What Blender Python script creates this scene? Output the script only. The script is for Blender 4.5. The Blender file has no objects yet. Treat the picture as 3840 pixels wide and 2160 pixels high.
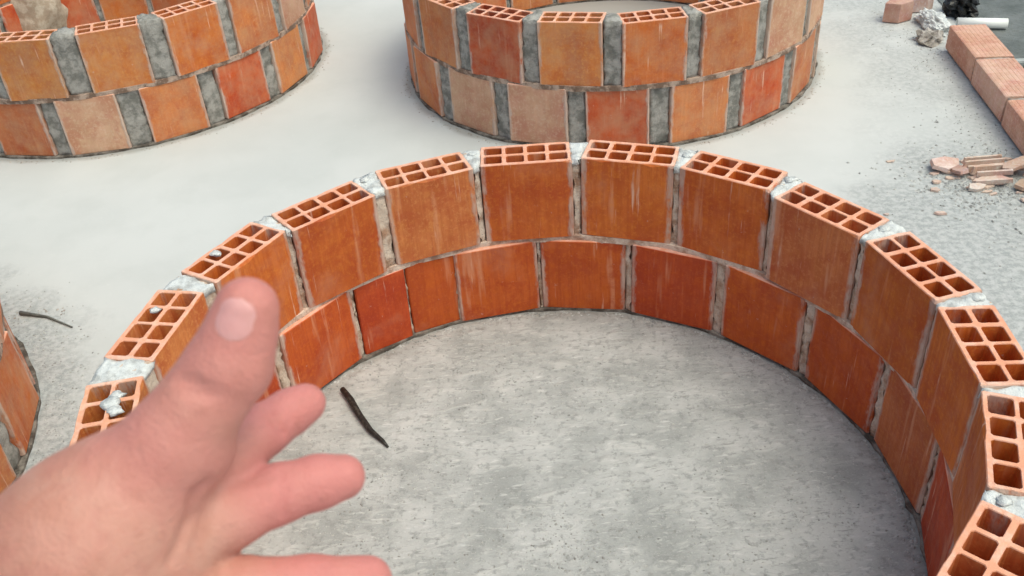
import bpy, bmesh, math, random
import numpy as np
from mathutils import Vector, Matrix, noise
random.seed(7)
S = bpy.context.scene
C = S.collection
rad = math.radians

# ------------------------------------------------------------------ camera
cam = bpy.data.cameras.new('camera'); camo = bpy.data.objects.new('camera', cam); C.objects.link(camo)
right, up, fwd = Vector((0.99687, -0.0459, -0.06439)), Vector((0.07908, 0.57865, 0.81173)), Vector((0.0, 0.81428, -0.58047))
camo.matrix_world = Matrix(((right.x, up.x, -fwd.x, 0), (right.y, up.y, -fwd.y, 0), (right.z, up.z, -fwd.z, 1.34), (0, 0, 0, 1)))
cam.sensor_width = 36; cam.lens = 33.02; cam.clip_start = 0.02; cam.clip_end = 200
cam.dof.use_dof = True; cam.dof.focus_distance = 1.7; cam.dof.aperture_fstop = 16.0
S.camera = camo

# ------------------------------------------------------------------ sky, sun, exposure
SUN_EL, SUN_AZ = 66, 118           # azimuth clockwise from +Y
w = bpy.data.worlds.new('World'); S.world = w; w.use_nodes = True
nt = w.node_tree; bg = nt.nodes['Background']
sky = nt.nodes.new('ShaderNodeTexSky'); sky.sky_type = 'NISHITA'; sky.sun_disc = False
sky.sun_elevation = rad(SUN_EL); sky.sun_rotation = rad(SUN_AZ); sky.air_density = 1.0; sky.dust_density = 6.0; sky.ozone_density = 0.6
nt.links.new(sky.outputs[0], bg.inputs[0]); bg.inputs[1].default_value = 0.15
sl = bpy.data.lights.new('sun', 'SUN'); sl.energy = 0.62; sl.angle = rad(55); sl.color = (1, .95, .88)
so = bpy.data.objects.new('sun', sl); C.objects.link(so)
d = Vector((math.sin(rad(SUN_AZ)) * math.cos(rad(SUN_EL)), math.cos(rad(SUN_AZ)) * math.cos(rad(SUN_EL)), math.sin(rad(SUN_EL))))
so.rotation_euler = d.to_track_quat('Z', 'Y').to_euler(); so.location = d * 10
S.view_settings.view_transform = 'Standard'; S.view_settings.look = 'None'; S.view_settings.gamma = 1
S.view_settings.exposure = 0.34
S.view_settings.use_white_balance = True
S.view_settings.white_balance_temperature = 6250; S.view_settings.white_balance_tint = -2

# ------------------------------------------------------------------ node helpers
class NB:
    def __init__(s, name):
        s.m = bpy.data.materials.new(name); s.m.use_nodes = True; s.t = s.m.node_tree
        s.b = s.t.nodes['Principled BSDF']
    def n(s, typ, **kw):
        nd = s.t.nodes.new('ShaderNode' + typ)
        for k, v in kw.items():
            if k in ('operation', 'blend_type', 'data_type', 'attribute_name', 'feature', 'clamp', 'use_clamp', 'wave_type'): setattr(nd, k, v)
        return nd
    def link(s, a, b): s.t.links.new(a, b)
    def put(s, sock, v):
        if isinstance(v, bpy.types.NodeSocket): s.link(v, sock)
        else: sock.default_value = v
    def math(s, op, a, b=0.0, c=None, clamp=False):
        nd = s.n('Math', operation=op); nd.use_clamp = clamp
        s.put(nd.inputs[0], a); s.put(nd.inputs[1], b)
        if c is not None: s.put(nd.inputs[2], c)
        return nd.outputs[0]
    def noise(s, vec, scale, detail=4, rough=.55, dist=0.0):
        nd = s.n('TexNoise'); s.put(nd.inputs['Vector'], vec)
        nd.inputs['Scale'].default_value = scale; nd.inputs['Detail'].default_value = detail
        nd.inputs['Roughness'].default_value = rough; nd.inputs['Distortion'].default_value = dist
        return nd.outputs[0]
    def ramp(s, v, a, b, lo=0.0, hi=1.0):
        nd = s.n('MapRange'); s.put(nd.inputs[0], v)
        for i, q in enumerate((a, b, lo, hi)): nd.inputs[1 + i].default_value = q
        nd.interpolation_type = 'SMOOTHSTEP'
        return nd.outputs[0]
    def mix(s, f, a, b, mode='MIX'):
        nd = s.n('Mix', data_type='RGBA', blend_type=mode)
        s.put(nd.inputs[0], f)
        for k, v in ((6, a), (7, b)):
            s.put(nd.inputs[k], (*v, 1) if isinstance(v, tuple) and len(v) == 3 else v)
        return nd.outputs[2]
    def vmul(s, v, k):
        nd = s.n('VectorMath', operation='MULTIPLY'); s.link(v, nd.inputs[0]); nd.inputs[1].default_value = k; return nd.outputs[0]
    def vadd(s, v, k):
        nd = s.n('VectorMath', operation='ADD'); s.link(v, nd.inputs[0]); s.put(nd.inputs[1], k); return nd.outputs[0]
    def bump(s, h, dist, strength=1.0, nrm=None):
        nd = s.n('Bump'); nd.inputs['Strength'].default_value = strength; nd.inputs['Distance'].default_value = dist
        s.link(h, nd.inputs['Height'])
        if nrm is not None: s.link(nrm, nd.inputs['Normal'])
        return nd.outputs[0]
    def done(s, col, rough, nrm=None):
        s.put(s.b.inputs['Base Color'], (*col, 1) if isinstance(col, tuple) and len(col) == 3 else col)
        s.put(s.b.inputs['Roughness'], rough)
        if nrm is not None: s.link(nrm, s.b.inputs['Normal'])
        return s.m

def brick_material(name, smear=1.0, streak=1.0, dusty=0.0):
    """fired clay: tint from the object's colour, drawn streaks, dusty patches, cement smeared near the ends"""
    q = NB(name)
    co = q.n('TexCoord').outputs['Object']
    oi = q.n('ObjectInfo')
    rnd = q.n('CombineXYZ'); r1 = q.math('MULTIPLY', oi.outputs['Random'], 37.0)
    q.link(r1, rnd.inputs[0]); q.link(q.math('MULTIPLY', oi.outputs['Random'], 91.0), rnd.inputs[1])
    p = q.vadd(co, rnd.outputs[0])
    sep = q.n('SeparateXYZ'); q.link(co, sep.inputs[0])
    ax = q.math('ABSOLUTE', sep.outputs[0])
    big = q.noise(p, 9, 3, .6)
    mid = q.noise(p, 34, 4, .65)
    fine = q.noise(p, 240, 2, .6)
    st = q.noise(q.vmul(p, (1, 1, .05)), 95, 4, .7)
    st2 = q.noise(q.vmul(p, (1, 1, .09)), 30, 3, .6)
    base = oi.outputs['Color']
    col = q.mix(q.ramp(big, .35, .7), base, q.mix(1.0, base, (.74, .52, .45), 'MULTIPLY'))
    col = q.mix(q.math('MULTIPLY', q.ramp(mid, .5, .72), .5), col, q.mix(1.0, base, (1.05, 1.25, 1.2), 'MULTIPLY'))
    col = q.mix(q.math('MULTIPLY', q.ramp(st, .40, .60), .40 * streak), col, q.mix(1.0, base, (.66, .44, .34), 'MULTIPLY'))
    col = q.mix(q.math('MULTIPLY', q.ramp(st2, .58, .70), .55 * streak), col, q.mix(.6, base, (.80, .46, .28)))
    # dusty bloom
    dust = q.math('MULTIPLY', q.ramp(q.noise(p, 6.5, 4, .6, .6), .52, .74), .30)
    col = q.mix(dust, col, (.60, .30, .18))
    # kiln flashing: deeper red and brown patches, finer grain
    fl_ = q.math('MULTIPLY', q.ramp(q.noise(p, 15, 5, .72, .5), .50, .68), .62)
    col = q.mix(fl_, col, q.mix(1.0, base, (.72, .42, .42), 'MULTIPLY'))
    gr_ = q.math('MULTIPLY', q.ramp(q.noise(p, 130, 3, .7), .50, .66), .35)
    col = q.mix(gr_, col, q.mix(1.0, base, (1.12, 1.5, 1.7), 'MULTIPLY'))
    if dusty: col = q.mix(q.math('MULTIPLY', q.ramp(q.noise(p, 16, 5, .7), .30, .70), dusty), col, (.50, .35, .20))
    # cement smears close to the two ends and a few runs
    edge = q.ramp(ax, .062, .094)
    sm = q.math('ADD', q.math('MULTIPLY', edge, .55), q.math('MULTIPLY', q.noise(q.vmul(p, (1, 1, .35)), 42, 4, .7), .75))
    smf = q.math('MULTIPLY', q.ramp(sm, .80, .98), .62 * smear)
    col = q.mix(smf, col, (.50, .42, .36))
    run = q.math('MULTIPLY', q.ramp(q.noise(q.vmul(p, (1, 1, .05)), 62, 4, .7), .61, .70), q.ramp(q.noise(p, 13, 3), .42, .56))
    col = q.mix(q.math('MULTIPLY', run, .70 * smear), col, (.78, .52, .38))
    blot = q.ramp(q.noise(p, 52, 5, .75), .66, .74)
    col = q.mix(q.math('MULTIPLY', blot, .55 * smear), col, (.58, .48, .40))
    # pale arris line of cement along the two end edges, and the pale dusty cut ends on top
    al = q.math('MULTIPLY', q.ramp(ax, .086, .0925), q.ramp(q.noise(q.vmul(p, (1, 1, .5)), 30, 3, .6), .42, .60))
    col = q.mix(q.math('MULTIPLY', al, .65 * smear), col, (.62, .48, .38))
    tp = q.math('MULTIPLY', q.ramp(sep.outputs[2], .1875, .1893), .72)
    col = q.mix(tp, col, q.mix(q.ramp(mid, .4, .66), (.80, .40, .25), (.86, .55, .42)))
    h = q.math('ADD', q.math('MULTIPLY', st, .8), q.math('MULTIPLY', fine, .25))
    h = q.math('ADD', h, q.math('MULTIPLY', mid, .7)); h = q.math('ADD', h, q.math('MULTIPLY', smf, 1.3))
    return q.done(col, q.ramp(mid, .3, .7, .56, .86), q.bump(h, .0016, .85))

def mortar_material(name, dark, light, lo=.4, hi=.62):
    q = NB(name)
    co = q.n('TexCoord').outputs['Object']
    a = q.noise(co, 28, 4, .65); b = q.noise(co, 330, 3, .7); c = q.noise(co, 90, 3, .6)
    col = q.mix(q.ramp(a, lo, hi), dark, light)
    col = q.mix(q.math('MULTIPLY', q.ramp(b, .52, .68), .45), col, q.mix(1.0, col, (.55, .55, .55), 'MULTIPLY'))
    h = q.math('ADD', q.math('MULTIPLY', c, 1.0), q.math('MULTIPLY', b, .5))
    return q.done(col, .93, q.bump(h, .004, .9))

def flat_material(name, col, rough=.6, var=.25, scale=30, bump=.001):
    q = NB(name)
    co = q.n('TexCoord').outputs['Object']
    a = q.noise(co, scale, 4, .6)
    c2 = tuple(x * (1 - var) for x in col)
    return q.done(q.mix(q.ramp(a, .35, .65), c2, col), rough, q.bump(a, bump, .6))

M_brick = brick_material('fired_clay')
M_brick_old = brick_material('weathered_clay', 1.15, .45, .36)
M_mortar_white = mortar_material('dry_pale_mortar', (.40, .40, .38), (.68, .69, .66), .32, .56)
M_mortar_grey = mortar_material('damp_grey_mortar', (.19, .185, .16), (.40, .38, .34), .36, .62)
M_mortar_mid = mortar_material('grey_mortar', (.30, .27, .23), (.50, .46, .41))
M_mortar_in = mortar_material('clay_stained_mortar', (.40, .24, .15), (.70, .58, .46), .32, .60)
M_bed = mortar_material('bed_mortar', (.20, .13, .09), (.48, .36, .28), .42, .6)

M_base = mortar_material('base_contact_shade', (.085, .07, .055), (.28, .25, .21), .38, .64)  # base bed mortar, toned dark to paint in contact shadow under the rings
M_bed_in = mortar_material('pale_bed_mortar', (.42, .26, .18), (.74, .60, .48), .36, .6)
# ------------------------------------------------------------------ floor material
def floor_material():
    q = NB('cement_screed')
    co = q.n('TexCoord').outputs['Object']
    def dist(c):
        nd = q.n('VectorMath', operation='DISTANCE'); q.link(co, nd.inputs[0]); nd.inputs[1].default_value = c; return nd.outputs['Value']
    n1 = q.noise(co, 1.6, 4, .55); n2 = q.noise(co, 7, 5, .6); n3 = q.noise(co, 60, 4, .65); n4 = q.noise(co, 260, 3, .7)
    nw = q.noise(q.vmul(co, (.6, 1.5, 1)), 24, 4, .65, .8)
    # trowel-smooth pale screed
    smooth = q.mix(q.ramp(n1, .35, .65), (.510, .522, .500), (.560, .568, .545))
    smooth = q.mix(q.math('MULTIPLY', q.ramp(n2, .45, .7), .28), smooth, (.46, .475, .45))
    smooth = q.mix(q.math('MULTIPLY', q.ramp(n3, .60, .72), .22), smooth, (.66, .66, .63))
    # rough screed inside the front ring
    rough = q.mix(q.ramp(n2, .32, .66), (.305, .315, .298), (.465, .470, .450))
    rough = q.mix(q.math('MULTIPLY', q.ramp(nw, .52, .66), .55), rough, (.53, .53, .50))
    rough = q.mix(q.math('MULTIPLY', q.ramp(n3, .52, .64), .55), rough, (.23, .238, .226))
    rough = q.mix(q.math('MULTIPLY', q.ramp(n4, .56, .68), .35), rough, (.60, .60, .57))
    dsh = q.noise(q.vmul(co, (.45, 1.6, 1)), 75, 3, .6, .4)
    rough = q.mix(q.math('MULTIPLY', q.math('MULTIPLY', q.ramp(dsh, .58, .68), q.ramp(n2, .40, .6, .15, 1.0)), .60), rough, (.20, .205, .19))
    rough = q.mix(q.math('MULTIPLY', q.ramp(dsh, .40, .30), .50), rough, (.64, .64, .61))
    wob = q.math('MULTIPLY', q.math('SUBTRACT', n2, .5), .06)
    inside = q.ramp(q.math('ADD', dist((.046, 1.144, 0)), wob), .66, .63)
    # gritty, dusty strip along the straight low wall and by the ring on the left
    sx = q.n('SeparateXYZ'); q.link(co, sx.inputs[0])
    side = q.math('ADD', sx.outputs[0], q.math('MULTIPLY', q.math('SUBTRACT', n1, .5), 1.1))
    grit_r = q.math('MULTIPLY', q.ramp(side, 1.10, 1.45), q.ramp(n2, .30, .55, .15, .65))
    grit_l = q.ramp(q.math('ADD', dist((-1.742, 1.34, 0)), q.math('MULTIPLY', q.math('SUBTRACT', n2, .5), .35)), .93, .76)
    front = q.ramp(q.math('ADD', dist((1.05, 1.75, 0)), q.math('MULTIPLY', q.math('SUBTRACT', n1, .5), .9)), .62, .40)
    deb = q.ramp(q.math('ADD', dist((1.33, 2.20, 0)), q.math('MULTIPLY', q.math('SUBTRACT', n2, .5), .35)), .42, .12)
    grit = q.math('MAXIMUM', q.math('MAXIMUM', q.math('MAXIMUM', grit_r, grit_l), front), deb)
    gcol = q.mix(q.ramp(n3, .38, .62), (.27, .285, .275), (.45, .455, .44))
    gcol = q.mix(q.math('MULTIPLY', q.ramp(n4, .5, .66), .4), gcol, (.56, .56, .54))
    col = q.mix(q.math('MULTIPLY', grit, .80), smooth, gcol)
    col = q.mix(inside, col, rough)
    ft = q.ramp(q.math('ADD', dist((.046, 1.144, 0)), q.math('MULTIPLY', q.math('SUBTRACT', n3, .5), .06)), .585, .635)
    col = q.mix(q.math('MULTIPLY', q.math('MULTIPLY', ft, inside), .45), col, (.22, .19, .155))  # contact shadow painted on the floor along the front ring's inner foot
    # dark line painted at the foot of the back rings to deepen contact shadow
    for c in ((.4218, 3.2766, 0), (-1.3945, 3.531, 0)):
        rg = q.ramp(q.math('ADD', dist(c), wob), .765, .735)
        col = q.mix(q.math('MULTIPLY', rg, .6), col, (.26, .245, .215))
    rgh = q.math('MAXIMUM', inside, q.math('MULTIPLY', grit, .8))
    h = q.math('ADD', q.math('MULTIPLY', n3, .6), q.math('MULTIPLY', nw, 1.6)); h = q.math('ADD', h, q.math('MULTIPLY', n4, .3))
    h = q.math('MULTIPLY', h, q.math('ADD', q.math('MULTIPLY', rgh, .95), .05))
    return q.done(col, .88, q.bump(h, .0045, .8))
M_floor = floor_material()

# ------------------------------------------------------------------ object helpers
def link(name, me, mat=None, parent=None, smooth=False):
    o = bpy.data.objects.new(name, me); C.objects.link(o)
    if mat and not me.materials: me.materials.append(mat)
    if parent: o.parent = parent
    if smooth:
        for p in me.polygons: p.use_smooth = True
    return o
def mesh(name, v, f):
    me = bpy.data.meshes.new(name); me.from_pydata([tuple(x) for x in v], [], f); me.update(); return me
def tag(o, label=None, cat=None, group=None, kind=None):
    for k, v in (('label', label), ('category', cat), ('group', group), ('kind', kind)):
        if v: o[k] = v
    return o
def empty(name, loc, rz=0):
    o = bpy.data.objects.new(name, None); C.objects.link(o); o.location = loc; o.rotation_euler = (0, 0, rz); o.empty_display_size = .1; return o

# ------------------------------------------------------------------ ground
def grid_plane(x0, x1, y0, y1, z=0.0):
    return [(x0, y0, z), (x1, y0, z), (x1, y1, z), (x0, y1, z)], [(0, 1, 2, 3)]
g = link('concrete_floor', mesh('concrete_floor', *grid_plane(-30, 30, -30, 30)), M_floor); tag(g, kind='structure')

q = NB('wet_ground'); co = q.n('TexCoord').outputs['Object']
a = q.noise(co, 5, 4, .6); b = q.noise(co, 60, 4, .7)
colr = q.mix(q.ramp(a, .35, .65), (.085, .095, .085), (.17, .18, .17)); colr = q.mix(q.math('MULTIPLY', q.ramp(b, .5, .7), .5), colr, (.06, .07, .045))
M_wet = q.done(colr, .6, q.bump(b, .006, .9))
v = [(1.50, 1.4, .004), (5.5, 1.4, .004), (5.5, 9, .004), (1.86, 9, .004), (1.80, 3.9, .004), (1.72, 3.2, .004)]
g2 = link('dark_ground', mesh('dark_ground', v, [tuple(range(6))]), M_wet); tag(g2, kind='structure')

# ------------------------------------------------------------------ bricks
def hollow_brick(name, W=.19, D=.09, H=.19, seed=0, nx=4, ny=2, depth=.186):
    """upright hollow brick, holes up; origin at the base centre, inner face towards -y"""
    rn = random.Random(seed)
    sh, wb = .0078, .0062
    cw = (W - 2 * sh - (nx - 1) * wb) / nx; cd = (D - 2 * sh - (ny - 1) * wb) / ny
    bm = bmesh.new()
    def V(x, y, z): return bm.verts.new((x, y, z))
    rr = .0035
    # chamfered outer outline
    ch = .0022
    cor = [(-W/2+ch, -D/2), (W/2-ch, -D/2), (W/2, -D/2+ch), (W/2, D/2-ch), (W/2-ch, D/2), (-W/2+ch, D/2), (-W/2, D/2-ch), (-W/2, -D/2+ch)]
    out = []
    for i, (a, b) in enumerate(zip(cor, cor[1:] + cor[:1])):
        m_ = {0: 9, 4: 9, 2: 4, 6: 4}.get(i, 1)
        out += [(a[0] + (b[0]-a[0])*t/m_, a[1] + (b[1]-a[1])*t/m_) for t in range(m_)]
    jit = [rn.uniform(-.0005, .0005) for _ in out]
    chip = [(rn.uniform(.002, .0045) if rn.random() < .13 else rn.uniform(0, .0006)) for _ in out]
    lo = [V(x + j, y, 0) for (x, y), j in zip(out, jit)]
    mid = [V(x + j, y + j*.6, H - .0015 - c*1.4) for (x, y), j, c in zip(out, jit, chip)]
    k = .0012
    top = [V(x * (1 - 2*(k+c*.5)/W), y * (1 - 2*(k+c*.5)/D), H - c*.12) for (x, y), c in zip(out, chip)]
    n = len(out)
    for i in range(n):
        j = (i + 1) % n
        bm.faces.new((lo[i], lo[j], mid[j], mid[i])); bm.faces.new((mid[i], mid[j], top[j], top[i]))
    bm.faces.new(lo[::-1])
    # top face with hole outlines
    edges = [bm.edges.get((top[i], top[(i+1) % n])) for i in range(n)]
    loops = []
    for ix in range(nx):
        for iy in range(ny):
            cx = -W/2 + sh + cw/2 + ix * (cw + wb) + rn.uniform(-.0008, .0008)
            cy = -D/2 + sh + cd/2 + iy * (cd + wb) + rn.uniform(-.0008, .0008)
            hx, hy = cw/2 + rn.uniform(-.0008, .0006), cd/2 + rn.uniform(-.0008, .0006)
            pts = [(-hx+rr, -hy), (hx-rr, -hy), (hx, -hy+rr), (hx, hy-rr), (hx-rr, hy), (-hx+rr, hy), (-hx, hy-rr), (-hx, -hy+rr)]
            lp = [V(cx+x, cy+y, H) for x, y in pts]
            l1 = [V(cx+x*.96, cy+y*.96, H-.0014) for x, y in pts]
            l2 = [V(cx+x*.93, cy+y*.93, H-depth) for x, y in pts]
            for i in range(8):
                j = (i+1) % 8
                edges.append(bm.edges.new((lp[i], lp[j])))
                bm.faces.new((lp[j], lp[i], l1[i], l1[j])); bm.faces.new((l1[j], l1[i], l2[i], l2[j]))
            bm.faces.new(l2)
    bmesh.ops.triangle_fill(bm, use_beauty=True, use_dissolve=False, edges=edges, normal=(0, 0, 1))
    bmesh.ops.recalc_face_normals(bm, faces=bm.faces)
    me = bpy.data.meshes.new(name); bm.to_mesh(me); bm.free()
    return me
def solid_brick(name, W=.19, D=.09, H=.19, seed=0, ch=.003):
    """brick whose holes are covered: chamfered block with slightly uneven corners"""
    rn = random.Random(seed)
    bm = bmesh.new(); bmesh.ops.create_cube(bm, size=1)
    for v in bm.verts: v.co = Vector((v.co.x*W, v.co.y*D, (v.co.z+.5)*H))
    bmesh.ops.bevel(bm, geom=list(bm.edges), offset=ch, segments=1, affect='EDGES')
    for v in bm.verts: v.co += Vector([rn.uniform(-.0007, .0007) for _ in range(3)])
    me = bpy.data.meshes.new(name); bm.to_mesh(me); bm.free()
    return me
H_MESH = {}
def brick_mesh(hollow, W, mat):
    key = (hollow, round(W, 3), mat.name, random.randrange(4) if abs(W-.1935) < .0015 else 0)
    if key not in H_MESH:
        f = hollow_brick if hollow else solid_brick
        kw = dict(W=W, seed=len(H_MESH) * 7 + 3)
        if hollow and W < .15: kw['nx'] = 2
        H_MESH[key] = f('brick', **kw)
        H_MESH[key].materials.append(mat)
    return H_MESH[key]

TONES = dict(
    o=(.60, .150, .020), r=(.54, .080, .012), d=(.55, .105, .012), l=(.64, .230, .060), p=(.64, .39, .25), k=(.60, .190, .055), y=(.62, .215, .045), b=(.50, .16, .05))

def mortar_block(name, quad, z0, z1, seed, mat, parent, amp=.004, flare=0.0, dome=0.0, inset=(0, 0), nu=4, nv=6, nz=9):
    """mortar filling the wedge between two bricks. quad = (inner A, inner B, outer B, outer A) in xy"""
    a, b, c, d_ = [Vector((*p, 0)) for p in quad]
    bm = bmesh.new(); G = {}
    vin = (d_ - a).normalized(); vout = (c - b).normalized()
    a2, b2 = a + vin * inset[0], b + vout * inset[0]
    c2, d2 = c - vout * inset[1], d_ - vin * inset[1]
    for i in range(nu + 1):
        for j in range(nv + 1):
            for k in range(nz + 1):
                if 0 < i < nu and 0 < j < nv and 0 < k < nz: continue
                u, v_, t = i / nu, j / nv, k / nz
                p = (a2.lerp(b2, u)).lerp(d2.lerp(c2, u), v_)
                z = z0 + (z1 - z0) * t
                s = Vector((p.x * 60 + seed * 13.1, p.y * 60, z * 60))
                nz3 = noise.noise_vector(s) + .5 * noise.noise_vector(s * 2.7)
                q_ = Vector((p.x, p.y, z))
                rdir = (vin + vout).normalized(); tdir = Vector((-rdir.y, rdir.x, 0))
                if j in (0, nv):
                    q_ += rdir * (nz3.x * amp * (1.0))
                    if i in (0, nu): q_ += tdir * (1 if i == nu else -1) * ((b - a).cross(rdir).z > 0 and -1 or 1) * (-flare) * max(0, nz3.y + .35)
                if k == nz: q_.z += nz3.z * amp * 1.1 + dome * (1 - abs(2*u - 1) ** 2) * (1 - .6*abs(2*v_ - 1) ** 3) + (nz3.y * .003 if dome else 0)
                G[i, j, k] = bm.verts.new(q_)
    def F(*ks): bm.faces.new([G[k] for k in ks])
    for i in range(nu):
        for k in range(nz):
            F((i, 0, k), (i+1, 0, k), (i+1, 0, k+1), (i, 0, k+1)); F((i, nv, k), (i, nv, k+1), (i+1, nv, k+1), (i+1, nv, k))
        for j in range(nv):
            F((i, j, 0), (i, j+1, 0), (i+1, j+1, 0), (i+1, j, 0)); F((i, j, nz), (i+1, j, nz), (i+1, j+1, nz), (i, j+1, nz))
    for j in range(nv):
        for k in range(nz):
            F((0, j, k), (0, j, k+1), (0, j+1, k+1), (0, j+1, k)); F((nu, j, k), (nu, j+1, k), (nu, j+1, k+1), (nu, j, k+1))
    bmesh.ops.recalc_face_normals(bm, faces=bm.faces)
    me = bpy.data.meshes.new(name); bm.to_mesh(me); bm.free()
    return link(name, me, mat, parent, smooth=True)

def mortar_bed(parent, ri, ro, z0, z1, seed, mat, amp=.004, inner_lip=0.0):
    n = 220; v = []; f = []
    for i in range(n):
        th = 2 * math.pi * i / n
        for m, (r, z) in enumerate(((ri, z0), (ri, z1), (ro, z1), (ro, z0))):
            s = Vector((math.cos(th) * 9 + seed * 5, math.sin(th) * 9, 3.0 * (m in (2, 3))))
            w_ = noise.noise(s) + .6 * noise.noise(s * 3.1) + .4 * noise.noise(s * 8)
            rr = r + w_ * amp * (1 if m in (2, 3) else -1) - (inner_lip * max(0, noise.noise(s * 1.3 + Vector((0, 0, 9)))) if m in (0, 1) else 0)
            v.append((rr * math.cos(th), rr * math.sin(th), z))
    for i in range(n):
        j = (i + 1) % n
        for m in range(4):
            m2 = (m + 1) % 4
            f.append((i*4+m, i*4+m2, j*4+m2, j*4+m))
    return link('mortar_bed', mesh('mortar_bed', v, f), mat, parent, smooth=False)

def ring(center, top, bottom, label, mats, style, R=.637, D=.09, seed=0, hd=None):
    """top/bottom: lists of (angle deg, width, tone) in angular order"""
    rn = random.Random(seed)
    root = empty('circular_wall', (*center, 0))
    tag(root, label, 'brick ring', 'circular hollow-brick walls on the floor')
    for course, (lst, z0) in enumerate(((bottom, .006), (top, .206))):
        info = []
        for (deg, W, tone) in lst:
            th = rad(deg)
            hollow = course == 1
            me = brick_mesh(hollow, W, mats[0])
            o = link('brick', me, None, root)
            rmid = math.sqrt(R*R - (W/2)**2) + D/2 + rn.uniform(-.004, .004)
            o.location = (rmid * math.cos(th), rmid * math.sin(th), z0 + rn.uniform(-.0015, .0025))
            yaw = th - math.pi/2 + rad(rn.uniform(-2.0, 2.0))
            o.rotation_euler = (rad(rn.uniform(-.6, .6)), rad(rn.uniform(-.6, .6)), yaw)
            t = TONES[tone]; jv = rn.uniform(.9, 1.08)
            o.color = (t[0]*jv, t[1]*jv*rn.uniform(.94, 1.06), t[2]*jv, 1)
            info.append((o.location.xy.copy(), yaw, W))
        m = len(info)
        for i in range(m):
            A, B = info[i], info[(i+1) % m]
            def corner(I, sx, sy):
                l, y, W = I; x_, y_ = sx * (W/2 - .0012), sy * D/2
                return (l.x + x_*math.cos(y) - y_*math.sin(y), l.y + x_*math.sin(y) + y_*math.cos(y))
            # brick local x points clockwise; list runs counter-clockwise: A's -x side meets B's +x side
            quad = (corner(A, -1, -1), corner(B, 1, -1), corner(B, 1, 1), corner(A, -1, 1))
            top_z = z0 + .19
            if style == 'front':
                mt = mats[1] if course else mats[2]
                if course == 1:
                    mortar_block('mortar_joint', quad, z0-.004, top_z-.004, seed*50+i+course*31, mats[2], root, amp=.005, flare=.008, inset=(.0055, .004), nu=5, nz=16)
                    mortar_block('mortar_cap', quad, top_z-.014, top_z-.003, seed*70+i+course*11, mats[1], root, amp=.0042, flare=.006, dome=.0025, inset=(.002, .002), nu=6, nv=12, nz=2)
                else:
                    mortar_block('mortar_joint', quad, z0-.004, top_z+.002, seed*50+i+course*31, mats[2], root, amp=.005, flare=.008, inset=(.0055, .003), nu=5, nz=16)
            else:
                mortar_block('mortar_joint', quad, z0-.004, top_z + (.000 if course else .002), seed*50+i+course*31, mats[1], root, amp=.007, flare=.009, dome=.004 if course else 0, inset=(.006, .010), nu=6, nv=6, nz=14)
    lip = .006 if style == 'front' else .0
    mortar_bed(root, R - .001, R + D - .004, .192, .2075, seed, mats[3], amp=.0035, inner_lip=lip)
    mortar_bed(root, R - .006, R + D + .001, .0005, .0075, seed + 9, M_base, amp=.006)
    return root

W0 = .1935
top0 = [(-43.2, W0, 'k'), (-23.7, W0, 'o'), (-5.5, .192, 'o'), (13.4, .197, 'o'), (32.4, .197, 'k'), (51.4, .197, 'o'), (70.4, .198, 'o'), (89.6, .197, 'o'), (108.5, W0, 'k'),
        (128.4, W0, 'o'), (146.8, W0, 'o'), (166.2, .192, 'l'), (186.9, W0, 'l'), (205.6, W0, 'o'), (224.2, W0, 'k'), (242.7, W0, 'o'), (261.3, W0, 'l'), (279.8, W0, 'o'), (298.3, W0, 'k')]
bot0 = [(-53, W0, 'o'), (-34, W0, 'd'), (-15.3, W0, 'r'), (3.2, .190, 'k'), (21.8, W0, 'd'), (41, W0, 'd'), (60.5, .192, 'r'), (79.2, .192, 'd'), (97, .189, 'd'), (110.6, .116, 'd'), (121.6, .120, 'r'),
        (136.8, W0, 'd'), (156, W0, 'r'), (174.9, W0, 'o'), (193.8, W0, 'o'), (212.7, W0, 'k'), (231.6, W0, 'l'), (250.5, W0, 'o'), (269.4, W0, 'd'), (288.3, W0, 'o')]
ring((.046, 1.144), top0, bot0, 'front ring of two courses of orange hollow bricks, the one the hand reaches over', (M_brick, M_mortar_white, M_mortar_in, M_bed_in), 'front', seed=1)

front_ring = [o for o in C.objects if o.name.startswith('circular_wall')][0]
for k, (deg, rr_, sz) in enumerate([(183.5, .675, .017), (182.0, .672, .012), (185.0, .668, .014), (163.5, .70, .010), (148.5, .705, .011), (118.8, .70, .012), (42.2, .705, .013), (23.2, .69, .011), (99.0, .70, .010), (-33.5, .66, .010), (60.5, .70, .012), (4.2, .705, .012)]):
    bm = bmesh.new(); bmesh.ops.create_icosphere(bm, subdivisions=2, radius=1)
    for v in bm.verts:
        n3 = 1 + .55*noise.noise(v.co*1.7 + Vector((k*4.1, 0, 0))); v.co = Vector((v.co.x*sz*n3, v.co.y*sz*n3*.8, v.co.z*sz*.45*n3))
    me_ = bpy.data.meshes.new('mortar_blob'); bm.to_mesh(me_); bm.free()
    o = link('mortar_blob', me_, M_mortar_white, front_ring, smooth=True); o.location = (rr_*math.cos(rad(deg)), rr_*math.sin(rad(deg)), .396)
def evenly(first, n, tones, seed, W=.186):
    rn = random.Random(seed)
    return [(first + 360*i/n + rn.uniform(-.5, .5), W, tones[i % len(tones)]) for i in range(n)]
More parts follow.
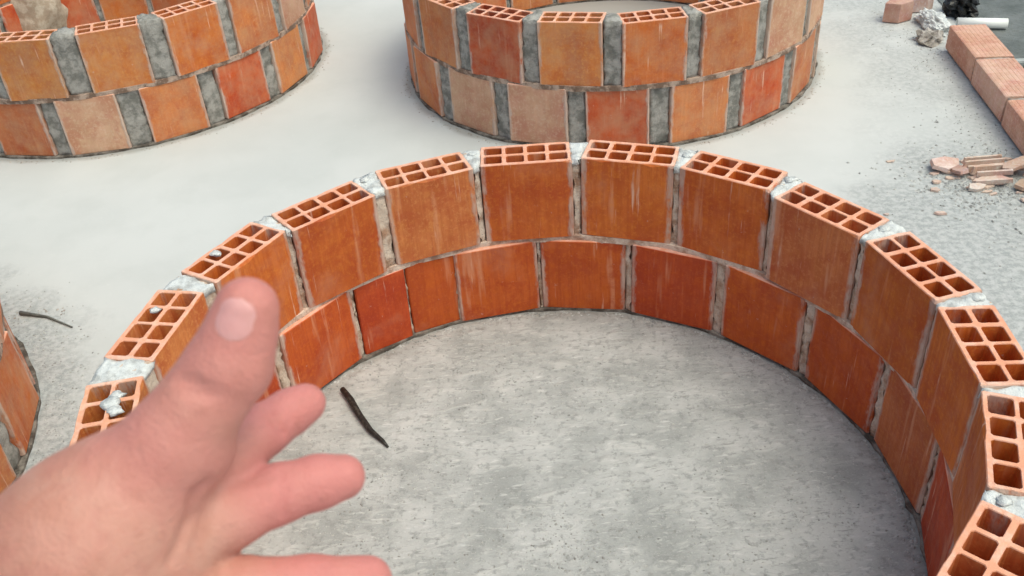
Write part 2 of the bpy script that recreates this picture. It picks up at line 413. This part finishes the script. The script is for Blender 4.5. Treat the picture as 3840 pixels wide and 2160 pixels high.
# back middle ring: joints (outer face) near -154,-135,-116,-96.5,-77.5,-58.5,-39.5 on top
t2 = [(-163.6, .1885, 'k'), (-144.8, .1885, 'k'), (-125.6, .1875, 'r'), (-106.3, .1885, 'y'), (-86.8, .1885, 'o'), (-68, .1885, 'k'), (-49, .1885, 'p'), (-30, .1885, 'p')] + [(-30 + 18.5*i, .1885, 'okdlkoyk'[i % 8]) for i in range(1, 12)]
b2 = [(-153.5, .1885, 'k'), (-134.5, .1885, 'p'), (-115, .1885, 'p'), (-95.3, .1885, 'r'), (-75.2, .1885, 'k'), (-56, .1865, 'r'), (-37.5, .1865, 'b'), (-19, .1885, 'p')] + [(-19 + 18.8*i, .1885, 'kodkolky'[i % 8]) for i in range(1, 12)]
b2 = b2[:-1] if len(b2) > 19 else b2
ring((.4218, 3.2766), t2, b2, 'back middle ring of two brick courses with wide grey joints, straight behind the front ring', (M_brick_old, M_mortar_grey, M_mortar_grey, M_bed), 'back', seed=2)
t1 = [(-111.5, .1885, 'p'), (-93, .1865, 'y'), (-72, .1885, 'y'), (-51.5, .1885, 'o'), (-33, .185, 'k'), (-14.5, .1885, 'p')] + [(-14.5 + 18.7*i, .1885, 'kodrkolk'[i % 8]) for i in range(1, 14)]
b1 = [(-101.5, .1885, 'k'), (-82.3, .1885, 'p'), (-61.7, .1885, 'k'), (-41.5, .1885, 'r'), (-22.5, .1875, 'l'), (-4, .1865, 'r')] + [(-4 + 18.7*i, .1885, 'rdorkdor'[i % 8]) for i in range(1, 14)]
ring((-1.3945, 3.531), t1, b1, 'ring of weathered bricks cut off by the top left corner of the view', (M_brick_old, M_mortar_grey, M_mortar_grey, M_bed), 'back', seed=3)
ring((-1.742, 1.34), evenly(4, 19, 'okolkory', 5), evenly(-6, 19, 'kodkoorl', 6), 'ring of which only a reddish curved side shows at the left edge beside the forearm', (M_brick_old, M_mortar_grey, M_mortar_grey, M_bed), 'back', seed=4)

# ------------------------------------------------------------------ low straight wall at right
def flat_brick(name, L=.285, W=.120, H=.085):
    prof = []
    def side(p0, p1, n, dep):
        p0, p1 = Vector(p0), Vector(p1); t = (p1 - p0); nrm = Vector((t.y, -t.x)).normalized()
        for i in range(n):
            for s_, d_ in ((.0, 0), (.62, 0), (.70, dep), (.92, dep)):
                prof.append(p0 + t * ((i + s_) / n) - nrm * d_)
    c = .003
    side((-W/2 + c, 0), (W/2 - c, 0), 1, 0); side((W/2, c), (W/2, H - c), 5, .0008)
    side((W/2 - c, H), (-W/2 + c, H), 8, .0008); side((-W/2, H - c), (-W/2, c), 5, .0008)
    n = len(prof); v = [(p.x, -L/2, p.y) for p in prof] + [(p.x, L/2, p.y) for p in prof]
    f = [(i, (i+1) % n, n + (i+1) % n, n + i) for i in range(n)] + [tuple(range(n))[::-1], tuple(range(n, 2*n))]
    me = mesh(name, v, f); me.materials.append(M_brick_old); return me
P0, P1 = Vector((1.374 + .060, 1.60)), Vector((1.586 + .060, 3.11))
dirv = (P1 - P0).normalized(); ang = math.atan2(dirv.y, dirv.x) - math.pi/2
wall = empty('low_wall', (*P0, 0)); wall.rotation_euler.z = ang
tag(wall, 'low straight kerb of pinkish bricks laid flat end to end at the right edge', 'low wall')
fb = flat_brick('brick'); L = (P1 - P0).length; nb = 5; stp = L / nb
wtone = [(.68, .40, .29), (.66, .37, .26), (.70, .41, .31), (.69, .43, .34), (.66, .38, .28)]
for i in range(nb):
    o = link('brick', fb, None, wall); o.location = (random.uniform(-.003, .003), stp*(i+.5), .006 + random.uniform(0, .003))
    o.rotation_euler = (rad(random.uniform(-.6, .6)), rad(random.uniform(-.8, .8)), rad(random.uniform(-.6, .6))); o.color = (*wtone[i], 1)
    if i:
        mortar_block('mortar_joint', ((-.055, stp*i-.010), (-.055, stp*i+.010), (.055, stp*i+.010), (.055, stp*i-.010)), .002, .086, 900+i, M_mortar_mid, wall, amp=.004, nu=3, nv=6, nz=4)

# ------------------------------------------------------------------ rubble
def lump(name, size, seed, sub=3, amp=.35, freq=2.5, squash=(1, 1, 1)):
    bm = bmesh.new(); bmesh.ops.create_icosphere(bm, subdivisions=sub, radius=1)
    for v in bm.verts:
        s = v.co * freq * .5 + Vector((seed * 7.7, seed * 3.1, 0))
        k = 1 + amp * (noise.noise(s) + .5*noise.noise(s*2.2) + .25*noise.noise(s*5))
        v.co = Vector((v.co.x*k*size*squash[0], v.co.y*k*size*squash[1], max(-.55, v.co.z*k)*size*squash[2]))
    zmin = min(v.co.z for v in bm.verts)
    for v in bm.verts: v.co.z -= zmin
    me = bpy.data.meshes.new(name); bm.to_mesh(me); bm.free(); return me
def shard(name, L, Wd, T, seed, ribs=0):
    """broken piece of hollow brick wall: an uneven slab, with the stubs of its webs when ribs > 0"""
    rn = random.Random(seed); bm = bmesh.new()
    def slab(pts, z0, z1):
        lo = [bm.verts.new((x, y, z0)) for x, y in pts]; hi = [bm.verts.new((x*.97, y*.97, z1)) for x, y in pts]
        n = len(pts)
        bm.faces.new(lo[::-1]); bm.faces.new(hi)
        for i in range(n): bm.faces.new((lo[i], lo[(i+1) % n], hi[(i+1) % n], hi[i]))
    n = 6; pts = []
    for i in range(n):
        a_ = 2*math.pi*i/n; sx, sy = math.cos(a_), math.sin(a_)
        k = 1/max(abs(sx), abs(sy)) ** .8 * rn.uniform(.62, 1.12)
        pts.append((sx*k*L/2, sy*k*Wd/2))
    slab(pts, 0, T)
    for r in range(ribs):
        y = -Wd*.38 + Wd*.76*r/max(1, ribs-1); l0, l1 = -L*.45*rn.uniform(.7, 1), L*.45*rn.uniform(.6, 1)
        slab([(l0, y-.0035), (l1, y-.0035), (l1, y+.0035), (l0, y+.0035)], T*.9, T + rn.uniform(.010, .020))
    me = bpy.data.meshes.new(name); bm.to_mesh(me); bm.free(); return me
G1 = 'broken brick pieces beside the low wall'
pieces = [  # x, y, z, L, W, T, ribs, rot(x,y,z), colour, label
    (1.243, 2.300, .006, .115, .060, .011, 0, (8, 10, 32), (.70, .54, .49), 'pinkish brick shard at the left end of the rubble by the low wall'),
    (1.262, 2.252, .010, .080, .050, .009, 0, (-10, 14, 70), (.54, .40, .37), 'dull mauve brick chip leaning under the pinkish shard'),
    (1.345, 2.262, .004, .170, .075, .009, 4, (0, 2, 4), (.66, .54, .45), 'largest ribbed hollow-brick fragment, ribs up, in the rubble'),
    (1.330, 2.190, .006, .120, .050, .009, 2, (6, -7, -14), (.70, .58, .51), 'pale two-ribbed brick fragment in front of the largest one'),
    (1.405, 2.225, .030, .110, .045, .009, 0, (0, -12, 8), (.60, .47, .39), 'flat tan brick slab tipped over the right of the rubble'),
    (1.395, 2.150, .005, .090, .050, .009, 0, (4, 8, 50), (.50, .40, .32), 'greyish tan brick chip nearest the camera in the rubble'),
    (1.275, 2.165, .003, .052, .034, .009, 0, (12, 0, 15), (.64, .56, .50), 'small whitish brick chip at the front left of the rubble')]
for (x, y, z, L_, W_, T_, rb, ro, colr, lab) in pieces:
    me = shard('brick_fragment', L_, W_, T_, int(x*1000+y*77), rb); me.materials.append(M_brick_old)
    o = link('brick_fragment', me); o.location = (x, y, z); o.rotation_euler = tuple(rad(a_) for a_ in ro); o.color = (*colr, 1)
    tag(o, lab, 'brick fragment', G1)
rf = random.Random(21)
M_flakes = []
v = []; f = []
for _ in range(60):
    a_ = rf.uniform(0, 6.28); rr_ = abs(rf.gauss(0, .085)); x, y = 1.325 + rr_*1.3*math.cos(a_), 2.215 + rr_*math.sin(a_); s1 = rf.uniform(.006, .017); t_ = rf.uniform(0, 6.28); h_ = rf.uniform(.002, .006)
    b0 = len(v); n_ = 5
    pts_ = [(s1*rf.uniform(.5, 1.2)*math.cos(t_+6.283*i/n_)*1.5, s1*rf.uniform(.4, 1.0)*math.sin(t_+6.283*i/n_)) for i in range(n_)]
    tilt = rf.uniform(-.25, .25)
    v += [(x+p, y+q_, .001 + max(0, p*tilt)) for p, q_ in pts_] + [(x+p*.9, y+q_*.9, .001 + h_ + max(0, p*tilt)) for p, q_ in pts_]
    f += [tuple(range(b0, b0+n_))[::-1], tuple(range(b0+n_, b0+2*n_))] + [(b0+i, b0+(i+1) % n_, b0+n_+(i+1) % n_, b0+n_+i) for i in range(n_)]
flk = link('brick_flakes', mesh('brick_flakes', v, f), M_brick_old); flk.color = (.68, .50, .43, 1)
tag(flk, 'small pinkish brick flakes strewn round the broken pieces', 'brick flakes', kind='stuff')
# far corner heap
for (x, y, z, L_, W_, T_, rb, rz, colr, lab) in [
    (1.545, 3.44, .004, .13, .09, .07, 0, 20, (.55, .33, .27), 'mauve half brick at the top edge left of the far mortar heap'),
    (1.655, 3.52, .004, .10, .08, .06, 0, -12, (.66, .52, .48), 'pale pink half brick behind the far mortar heap')]:
    me = shard('half_brick', L_, W_, T_, int(x*999), rb); me.materials.append(M_brick_old)
    o = link('half_brick', me); o.location = (x, y, z); o.rotation_euler.z = rad(rz); o.color = (*colr, 1); tag(o, lab, 'half brick')
hp = link('mortar_heap', lump('mortar_heap', .060, 3, 5, .34, 4, (.75, 1.7, .55)), M_mortar_white, smooth=False); hp.location = (1.635, 3.335, 0)
tag(hp, 'crumbly pale heap of dried mortar at the far end of the low wall', 'mortar heap')
hp2 = link('mortar_heap', lump('mortar_heap', .045, 8, 3, .7, 5, (1, 1, .55)), M_mortar_mid); hp2.location = (1.56, 3.20, 0)
tag(hp2, 'small grey lump of mortar just left of the far end of the low wall', 'mortar lump')
# beige lump inside the top-left ring
M_beige = mortar_material('sandy_crust', (.42, .33, .24), (.58, .50, .39))
bl = link('sand_lump', lump('sand_lump', .17, 5, 4, .30, 2.5, (.85, .8, 1.15)), M_beige, smooth=True); bl.location = (-1.93, 4.00, 0)
tag(bl, 'rounded beige lump of sand and mortar inside the top left ring', 'mortar lump')

# ------------------------------------------------------------------ pipe, bag, rod
def tube(name, pts, rads, seg=14, hollow=0.0):
    v = []; f = []
    pts = [Vector(p) for p in pts]
    n = len(pts)
    def ringpts(i, r):
        t = (pts[min(i+1, n-1)] - pts[max(i-1, 0)]).normalized(); s_ = t.cross(Vector((0, 0, 1))).normalized(); u = s_.cross(t)
        return [pts[i] + (s_*math.cos(2*math.pi*k/seg) + u*math.sin(2*math.pi*k/seg))*r for k in range(seg)]
    for i in range(n): v += ringpts(i, rads[i])
    for i in range(n-1):
        for k in range(seg): f.append((i*seg+k, i*seg+(k+1) % seg, (i+1)*seg+(k+1) % seg, (i+1)*seg+k))
    if hollow:
        b0 = len(v)
        for i in range(n): v += ringpts(i, rads[i]-hollow)
        for i in range(n-1):
            for k in range(seg): f.append((b0+i*seg+k, b0+(i+1)*seg+k, b0+(i+1)*seg+(k+1) % seg, b0+i*seg+(k+1) % seg))
        for k in range(seg):
            f.append((k, b0+k, b0+(k+1) % seg, (k+1) % seg)); e = (n-1)*seg
            f.append((e+k, e+(k+1) % seg, b0+e+(k+1) % seg, b0+e+k))
    else:
        f.append(tuple(range(seg))[::-1]); f.append(tuple((n-1)*seg+k for k in range(seg)))
    return mesh(name, v, f)
M_white = flat_material('white_pvc', (.88, .88, .82), .35, .06, 20, .0003)
pp = link('pvc_pipe', tube('pvc_pipe', [(1.705, 3.296, .024), (1.79, 3.272, .024), (1.868, 3.250, .024)], [.0185]*3, 20, .002), M_white, smooth=True)
tag(pp, 'short white plastic pipe lying behind the far end of the low brick wall', 'pipe')
M_black = flat_material('black_plastic', (.012, .012, .010), .45, .5, 30, .004)
bag = link('plastic_bag', lump('plastic_bag', .062, 12, 4, .6, 5, (.8, 1.1, .9)), M_black, smooth=False); bag.location = (1.775, 3.43, .004)
tag(bag, 'crumpled black plastic bag behind the white pipe at the top right', 'plastic bag')
M_strip = flat_material('grey_plank', (.42, .45, .43), .7, .2, 20, .001)
bm = bmesh.new(); bmesh.ops.create_cube(bm, size=1)
for v_ in bm.verts: v_.co = Vector((v_.co.x*.9, v_.co.y*.03, (v_.co.z+.5)*.022))
bmesh.ops.bevel(bm, geom=list(bm.edges), offset=.003, segments=2, affect='EDGES')
me = bpy.data.meshes.new('board'); bm.to_mesh(me); bm.free()
bo = link('board', me, M_strip); bo.location = (2.18, 2.90, .004); bo.rotation_euler.z = rad(-3)
tag(bo, 'thin pale grey board on the dark ground beyond the low wall', 'board')
q = NB('black_rod'); co = q.n('TexCoord').outputs['Object']
nn = q.noise(co, 140, 3, .6); M_rod = q.done(q.mix(q.ramp(nn, .5, .62), (.008, .008, .007), (.05, .045, .035)), .55, q.bump(nn, .001, .6))
ptr = [(-.382, 1.541, .0095), (-.362, 1.507, .009), (-.340, 1.460, .0085), (-.311, 1.408, .007), (-.284, 1.377, .005), (-.273, 1.361, .004)]
rod = link('stick', tube('stick', ptr, [.0062, .0076, .0070, .0060, .0042, .0022], 12), M_rod, smooth=True)
tag(rod, 'thin black stick lying on the rough floor between the fingertips and the ring wall', 'stick')

tw = link('twig', tube('twig', [(-1.230, 1.932, .006), (-1.155, 1.909, .004), (-1.076, 1.858, .003)], [.0055, .003, .0018], 8), flat_material('twig_grey', (.16, .16, .14), .8, .4, 60, .001), smooth=True)
tag(tw, 'thin dark grey twig on the pale floor by the ring at the left edge', 'twig')

# ------------------------------------------------------------------ crumbs and grass (uncountable)
def crumbs(name, pts, mat, label, seed):
    rn = random.Random(seed); v = []; f = []
    for (x, y, s) in pts:
        b0 = len(v)
        for (ax, ay, az) in ((1, 0, 0), (-1, 0, 0), (0, 1, 0), (0, -1, 0), (0, 0, 1), (0, 0, -.4)):
            v.append((x + ax*s*rn.uniform(.6, 1.3) + rn.uniform(-.3, .3)*s, y + ay*s*rn.uniform(.6, 1.3) + rn.uniform(-.3, .3)*s, az*s*rn.uniform(.45, .9)))
        for t in ((0, 2, 4), (2, 1, 4), (1, 3, 4), (3, 0, 4), (2, 0, 5), (1, 2, 5), (3, 1, 5), (0, 3, 5)): f.append(tuple(b0+k for k in t))
    o = link(name, mesh(name, v, f), mat); tag(o, label, name.replace('_', ' '), kind='stuff'); return o
rn = random.Random(11)
pts = []
while len(pts) < 5200:
    x, y = rn.uniform(-.64, .64), rn.uniform(-.64, .64)
    if math.hypot(x, y) > .625: continue
    X, Y = x + .046, y + 1.144
    if noise.noise(Vector((X*5, Y*5, 0))) + rn.uniform(-.55, .25) < -.05: continue
    pts.append((X, Y, rn.choice((.0010, .0013, .0016, .002, .0028))))
for _ in range(1100):
    th = rn.uniform(0, 2*math.pi); r_ = .628 - abs(rn.gauss(0, .012)); pts.append((.046 + r_*math.cos(th), 1.144 + r_*math.sin(th), rn.uniform(.0015, .005)))
M_crumb = mortar_material('crumb_grey', (.30, .30, .28), (.52, .52, .49))
crumbs('mortar_crumbs', pts, M_crumb, 'grey mortar crumbs scattered over the rough floor inside the front ring', 2)
pts = []
while len(pts) < 1300:
    y = rn.uniform(1.5, 3.7); xw = 1.3975 + (y - 1.6)*.134; x = xw - abs(rn.gauss(0, .13))
    if math.hypot(x-.046, y-1.144) < .74 or math.hypot(x-.42, y-3.28) < .75: continue
    pts.append((x, y, rn.choice((.0012, .0018, .0025, .004)) * (1.6 if rn.random() < .05 else 1)))
for _ in range(1500):
    th = rn.uniform(0, 6.28); r_ = abs(rn.gauss(0, .10)); pts.append((1.33 + r_*math.cos(th)*1.3, 2.21 + r_*math.sin(th), rn.uniform(.002, .007)))
for _ in range(900):
    th = rn.uniform(-1.2, 1.2); r_ = .735 + abs(rn.gauss(0, .06)); pts.append((-1.742 + r_*math.cos(th), 1.34 + r_*math.sin(th), rn.uniform(.001, .0035)))
crumbs('grit', pts, M_crumb, 'grey grit and dust along the low wall at right', 3)
pts = []
for c, R_ in (((.046, 1.144), .742), ((.4218, 3.2766), .738), ((-1.3945, 3.531), .738)):
    for _ in range(650):
        th = rn.uniform(0, 6.28); r_ = R_ + abs(rn.gauss(0, .012)); pts.append((c[0] + r_*math.cos(th), c[1] + r_*math.sin(th), rn.uniform(.001, .004)))
for _ in range(26): pts.append((-1.182 + rn.gauss(0, .05), 1.93 + rn.gauss(0, .012), rn.uniform(.001, .004)))
crumbs('mortar_droppings', pts, M_mortar_mid, 'mortar droppings at the foot of the brick rings', 4)

v = []; f = []
for _ in range(1500):
    x, y = 1.735 + abs(rn.gauss(0, .05)), rn.uniform(2.35, 2.86)
    h_ = rn.uniform(.012, .045); a_ = rn.uniform(0, 6.28); l_ = rn.uniform(.1, .8)*h_; w_ = .0016
    b0 = len(v); cx, sx = math.cos(a_), math.sin(a_)
    v += [(x - sx*w_, y + cx*w_, .003), (x + sx*w_, y - cx*w_, .003), (x + cx*l_*.5 + sx*w_*.7, y + sx*l_*.5 - cx*w_*.7, h_*.7), (x + cx*l_, y + sx*l_, h_)]
    f += [(b0, b0+1, b0+2), (b0, b0+2, b0+3)]
gr = link('grass', mesh('grass', v, f), flat_material('grass_green', (.085, .12, .03), .6, .4, 12, 0.0))
tag(gr, 'strip of short green grass behind the low brick wall', 'grass', kind='stuff')

# ------------------------------------------------------------------ the reaching arm
forearm = [(-0.4498, 0.1882, 0.9149, 0.046), (-0.3058, 0.2002, 0.992, 0.042), (-0.2309, 0.2132, 1.0361, 0.036), (-0.1646, 0.2349, 1.0718, 0.0305)]
thumb = [(-0.1551, 0.2407, 1.0815, 0.0235), (-0.1286, 0.2539, 1.1018, 0.0175), (-0.1052, 0.2688, 1.1245, 0.0153), (-0.0998, 0.2735, 1.1345, 0.0127), (-0.0963, 0.2769, 1.1427, 0.0117)]
web = [(-0.1482, 0.2496, 1.0837, 0.02), (-0.1222, 0.2576, 1.0933, 0.0125)]
index = [(-0.1384, 0.2511, 1.0721, 0.0145), (-0.1206, 0.2728, 1.0700, 0.0122), (-0.1093, 0.2965, 1.0655, 0.0106), (-0.1015, 0.3070, 1.0640, 0.0098), (-0.0950, 0.3127, 1.0635, 0.0090)]
middle = [(-0.1381, 0.2422, 1.0596, 0.0145), (-0.1192, 0.2545, 1.0596, 0.0135), (-0.1008, 0.2656, 1.058, 0.0118), (-0.0858, 0.2718, 1.0563, 0.0108), (-0.0763, 0.2754, 1.0544, 0.0095)]
ringf = [(-0.1395, 0.2317, 1.0448, 0.0142), (-0.1168, 0.2378, 1.0361, 0.0122), (-0.0909, 0.2438, 1.0274, 0.0112), (-0.0693, 0.2501, 1.0189, 0.0102)]
pinky = [(-0.1474, 0.2257, 1.0278, 0.0125), (-0.1262, 0.2298, 1.0163, 0.0105), (-0.1057, 0.2302, 1.0083, 0.0095), (-0.0894, 0.2308, 1.0004, 0.0085)]
wrist = forearm[-1]
FOLDS = [([(-0.1192, 0.2563, 1.1296), (-0.1132, 0.2535, 1.1296), (-0.1077, 0.2522, 1.1283)], .0007),
         ([(-0.1163, 0.2519, 1.1272), (-0.1114, 0.2508, 1.1261), (-0.1072, 0.2507, 1.1245)], .0007),
         ([(-0.1163, 0.2422, 1.0913), (-0.1199, 0.239, 1.0901), (-0.1245, 0.2354, 1.0794), (-0.1301, 0.2241, 1.0721)], .0012),
         ([(-0.0983, 0.2658, 1.0705), (-0.0959, 0.2582, 1.0672), (-0.0975, 0.2528, 1.0585)], .0007),
         ([(-0.1089, 0.3011, 1.0767), (-0.1031, 0.2909, 1.0738), (-0.1007, 0.2905, 1.0675)], .0007)]
def smin(a, b, k):
    h = np.clip(.5 + .5*(b-a)/k, 0, 1); return b*(1-h) + a*h - k*h*(1-h)
def cone(P, a, b):
    ax, ay, az, ra = a; bx, by, bz, rb = b
    dx, dy, dz = bx-ax, by-ay, bz-az; L2 = dx*dx+dy*dy+dz*dz
    px, py, pz = P[0]-ax, P[1]-ay, P[2]-az
    h = np.clip((px*dx+py*dy+pz*dz)/L2, 0, 1)
    return np.sqrt((px-h*dx)**2 + (py-h*dy)**2 + (pz-h*dz)**2) - (ra + (rb-ra)*h)
def chain(P, pts, k):
    d_ = None
    for i in range(len(pts)-1):
        c = cone(P, pts[i], pts[i+1]); d_ = c if d_ is None else smin(d_, c, k)
    return d_
def sdf(P):
    palm = chain(P, forearm, .012)
    for m, r in ((index[0], .0205), (middle[0], .020), (ringf[0], .019), (pinky[0], .018)):
        palm = smin(palm, cone(P, (*wrist[:3], r+.004), m), .016)
    palm = smin(palm, cone(P, (*wrist[:3], .026), thumb[0]), .012)
    palm = smin(palm, chain(P, web, .01), .010)
    th = chain(P, thumb, .004)
    hand = smin(palm, th, .010)
    fing = None
    for c in (index, middle, ringf, pinky):
        q_ = chain(P, c, .004); fing = q_ if fing is None else smin(fing, q_, .0015)
    out = smin(hand, fing, .006)
    for pts, rr_ in FOLDS:
        for a, b in zip(pts, pts[1:]):
            c = cone(P, (*a, rr_), (*b, rr_)); out = -smin(-out, c, .0035)
    return out
def surface_nets(f, lo, hi, h):
    n = [int(math.ceil((b-a)/h))+1 for a, b in zip(lo, hi)]
    ax = [np.float32(lo[i]) + np.arange(n[i], dtype=np.float32)*np.float32(h) for i in range(3)]
    P = (ax[0][:, None, None], ax[1][None, :, None], ax[2][None, None, :])
    V = f(P).astype(np.float32)
    ins = V < 0
    cnt = np.zeros([k-1 for k in n], np.int8)
    for i in (0, 1):
        for j in (0, 1):
            for k in (0, 1): cnt += ins[i:n[0]-1+i, j:n[1]-1+j, k:n[2]-1+k]
    act = (cnt > 0) & (cnt < 8)
    idx = -np.ones(act.shape, np.int64); I, J, K = np.nonzero(act); idx[I, J, K] = np.arange(len(I))
    acc = np.zeros((len(I), 3)); num = np.zeros(len(I))
    cs = [(i, j, k) for i in (0, 1) for j in (0, 1) for k in (0, 1)]
    for a in cs:
        for b in cs:
            if sum(abs(x-y) for x, y in zip(a, b)) == 1 and a < b:
                va = V[I+a[0], J+a[1], K+a[2]]; vb = V[I+b[0], J+b[1], K+b[2]]
                m = (va < 0) != (vb < 0); t = np.where(m, va/(np.where(m, va-vb, 1)), 0)
                for c in range(3): acc[:, c] += np.where(m, a[c] + t*(b[c]-a[c]), 0)
                num += m
    vv = acc/num[:, None] + np.stack([I, J, K], 1); vv = vv*h + np.array(lo)
    faces = []
    for d0 in range(3):
        d1, d2 = (d0+1) % 3, (d0+2) % 3
        s0 = [slice(1, n[k]-1) for k in range(3)]; s1 = list(s0)
        s0[d0] = slice(0, n[d0]-1); s1[d0] = slice(1, n[d0])
        a, b = ins[tuple(s0)], ins[tuple(s1)]
        X = np.nonzero(a != b); base = [X[k] + (0 if k == d0 else 1) for k in range(3)]
        def cell(o1, o2):
            c = [base[0].copy(), base[1].copy(), base[2].copy()]; c[d1] = c[d1]-o1; c[d2] = c[d2]-o2; return idx[c[0], c[1], c[2]]
        qd = np.stack([cell(1, 1), cell(0, 1), cell(0, 0), cell(1, 0)], 1)
        flip = ~a[X]
        qd[flip] = qd[flip][:, ::-1]; faces.append(qd)
    F = np.concatenate(faces)
    # smooth
    E = np.concatenate([F[:, [0, 1]], F[:, [1, 2]], F[:, [2, 3]], F[:, [3, 0]]]); E = np.concatenate([E, E[:, ::-1]])
    deg = np.bincount(E[:, 0], minlength=len(vv))
    for _ in range(3):
        s_ = np.stack([np.bincount(E[:, 0], weights=vv[E[:, 1], c], minlength=len(vv)) for c in range(3)], 1)
        vv = vv*.5 + .5*s_/deg[:, None]
    return vv, F
allp = np.array(forearm+thumb+web+index+middle+ringf+pinky)
lo = (allp[:, :3]-allp[:, 3:]).min(0)-.006; hi = (allp[:, :3]+allp[:, 3:]).max(0)+.006
HV, HF = surface_nets(sdf, lo, hi, .0015)

def skin_material(name, nail=False):
    q = NB(name)
    co = q.n('TexCoord').outputs['Object']
    a = q.noise(co, 28, 4, .6); b = q.noise(co, 120, 4, .6); vo = q.n('TexVoronoi'); q.link(co, vo.inputs['Vector']); vo.inputs['Scale'].default_value = 620
    at = q.n('Attribute'); at.attribute_name = 'flush'
    fl = at.outputs['Fac']
    if nail: col = q.mix(q.ramp(b, .3, .7), (.60, .29, .265), (.64, .32, .295))
    else:
        col = q.mix(q.ramp(a, .35, .65), (.48, .215, .150), (.56, .275, .205))
        bl = q.noise(co, 55, 3, .6, .8)
        col = q.mix(q.math('MULTIPLY', q.ramp(bl, .48, .66), .45), col, (.52, .215, .165))
        col = q.mix(q.math('MULTIPLY', q.ramp(bl, .46, .34), .35), col, (.54, .30, .225))
        col = q.mix(fl, col, (.56, .205, .178))
        col = q.mix(q.math('MULTIPLY', q.ramp(b, .5, .7), .30), col, (.42, .16, .12))
    q.b.inputs['Subsurface Weight'].default_value = .12
    q.b.inputs['Subsurface Radius'].default_value = (1, .35, .2); q.b.inputs['Subsurface Scale'].default_value = .006
    cr = q.noise(q.vmul(co, (1, 1, 1)), 75, 5, .75, 1.5)
    h = q.math('ADD', q.math('MULTIPLY', cr, 2.2), q.math('MULTIPLY', vo.outputs['Distance'], .45))
    return q.done(col, .42 if nail else .60, q.bump(h, .0004 if nail else .0009, .3 if nail else .6))
M_skin = skin_material('skin'); M_nail = skin_material('nail', True)
me = bpy.data.meshes.new('person')
me.from_pydata(HV.tolist(), [], HF.tolist()); me.update()
for p in me.polygons: p.use_smooth = True
at = me.attributes.new('flush', 'FLOAT', 'POINT')
P = (HV[:, 0], HV[:, 1], HV[:, 2])
def near(pts, r0, r1):
    d_ = np.min([np.sqrt(sum((P[k]-p[k])**2 for k in range(3))) for p in pts], 0); return np.clip((r1-d_)/(r1-r0), 0, 1)
fl = np.zeros(len(HV))
for ch in (index, middle, ringf, pinky): fl = np.maximum(fl, near(ch[2:], .012, .034))
fl = np.maximum(fl, .75*near(thumb[1:], .014, .034))
at.data.foreach_set('value', fl.astype(np.float32))
person = link('person', me, M_skin)
tag(person, "bare left forearm and hand reaching in from the lower left, thumb raised, fingers spread", 'person')
# thumb nail: a curved plate laid on the upper side of the thumb tip
A3, B3 = Vector(thumb[3][:3]), Vector(thumb[4][:3]); tdir = (B3-A3).normalized()
view = (Vector((0, 0, 1.34)) - B3).normalized(); view = (view + Vector((-.25, 0, .1))).normalized()
nrm = (view - tdir*view.dot(tdir)).normalized(); side = tdir.cross(nrm)
NU, NV = 12, 14; nv = []; keep = {}
def snap(p, dirn, off):
    o_ = p + dirn*.03
    for _ in range(24):
        s_ = float(sdf((np.array([o_.x]), np.array([o_.y]), np.array([o_.z])))[0]) - off
        o_ = o_ - dirn*s_
    return o_
for layer, off in ((0, .0003), (1, -.0012)):
    for j in range(NV+1):
        t = j/NV; half = .0068*max(.08, max(0, 1-abs(2*t-1)**2.6)**.5)
        for i in range(NU+1):
            u = 2*i/NU-1
            p = A3.lerp(B3, .5) + tdir*(-.004 + .0150*t) + side*(u*half)
            e = 1-1.3*max(abs(u), abs(2*t-1))**4
            nv.append(snap(p, (nrm).normalized(), off if layer else off*e))
nf = []
cnt_ = (NU+1)*(NV+1)
for j in range(NV):
    for i in range(NU):
        a_ = j*(NU+1)+i; qd = (a_, a_+1, a_+NU+2, a_+NU+1); nf.append(qd); nf.append(tuple(cnt_+k for k in qd[::-1]))
nl = link('thumb_nail', mesh('thumb_nail', nv, nf), M_nail, person, smooth=True)
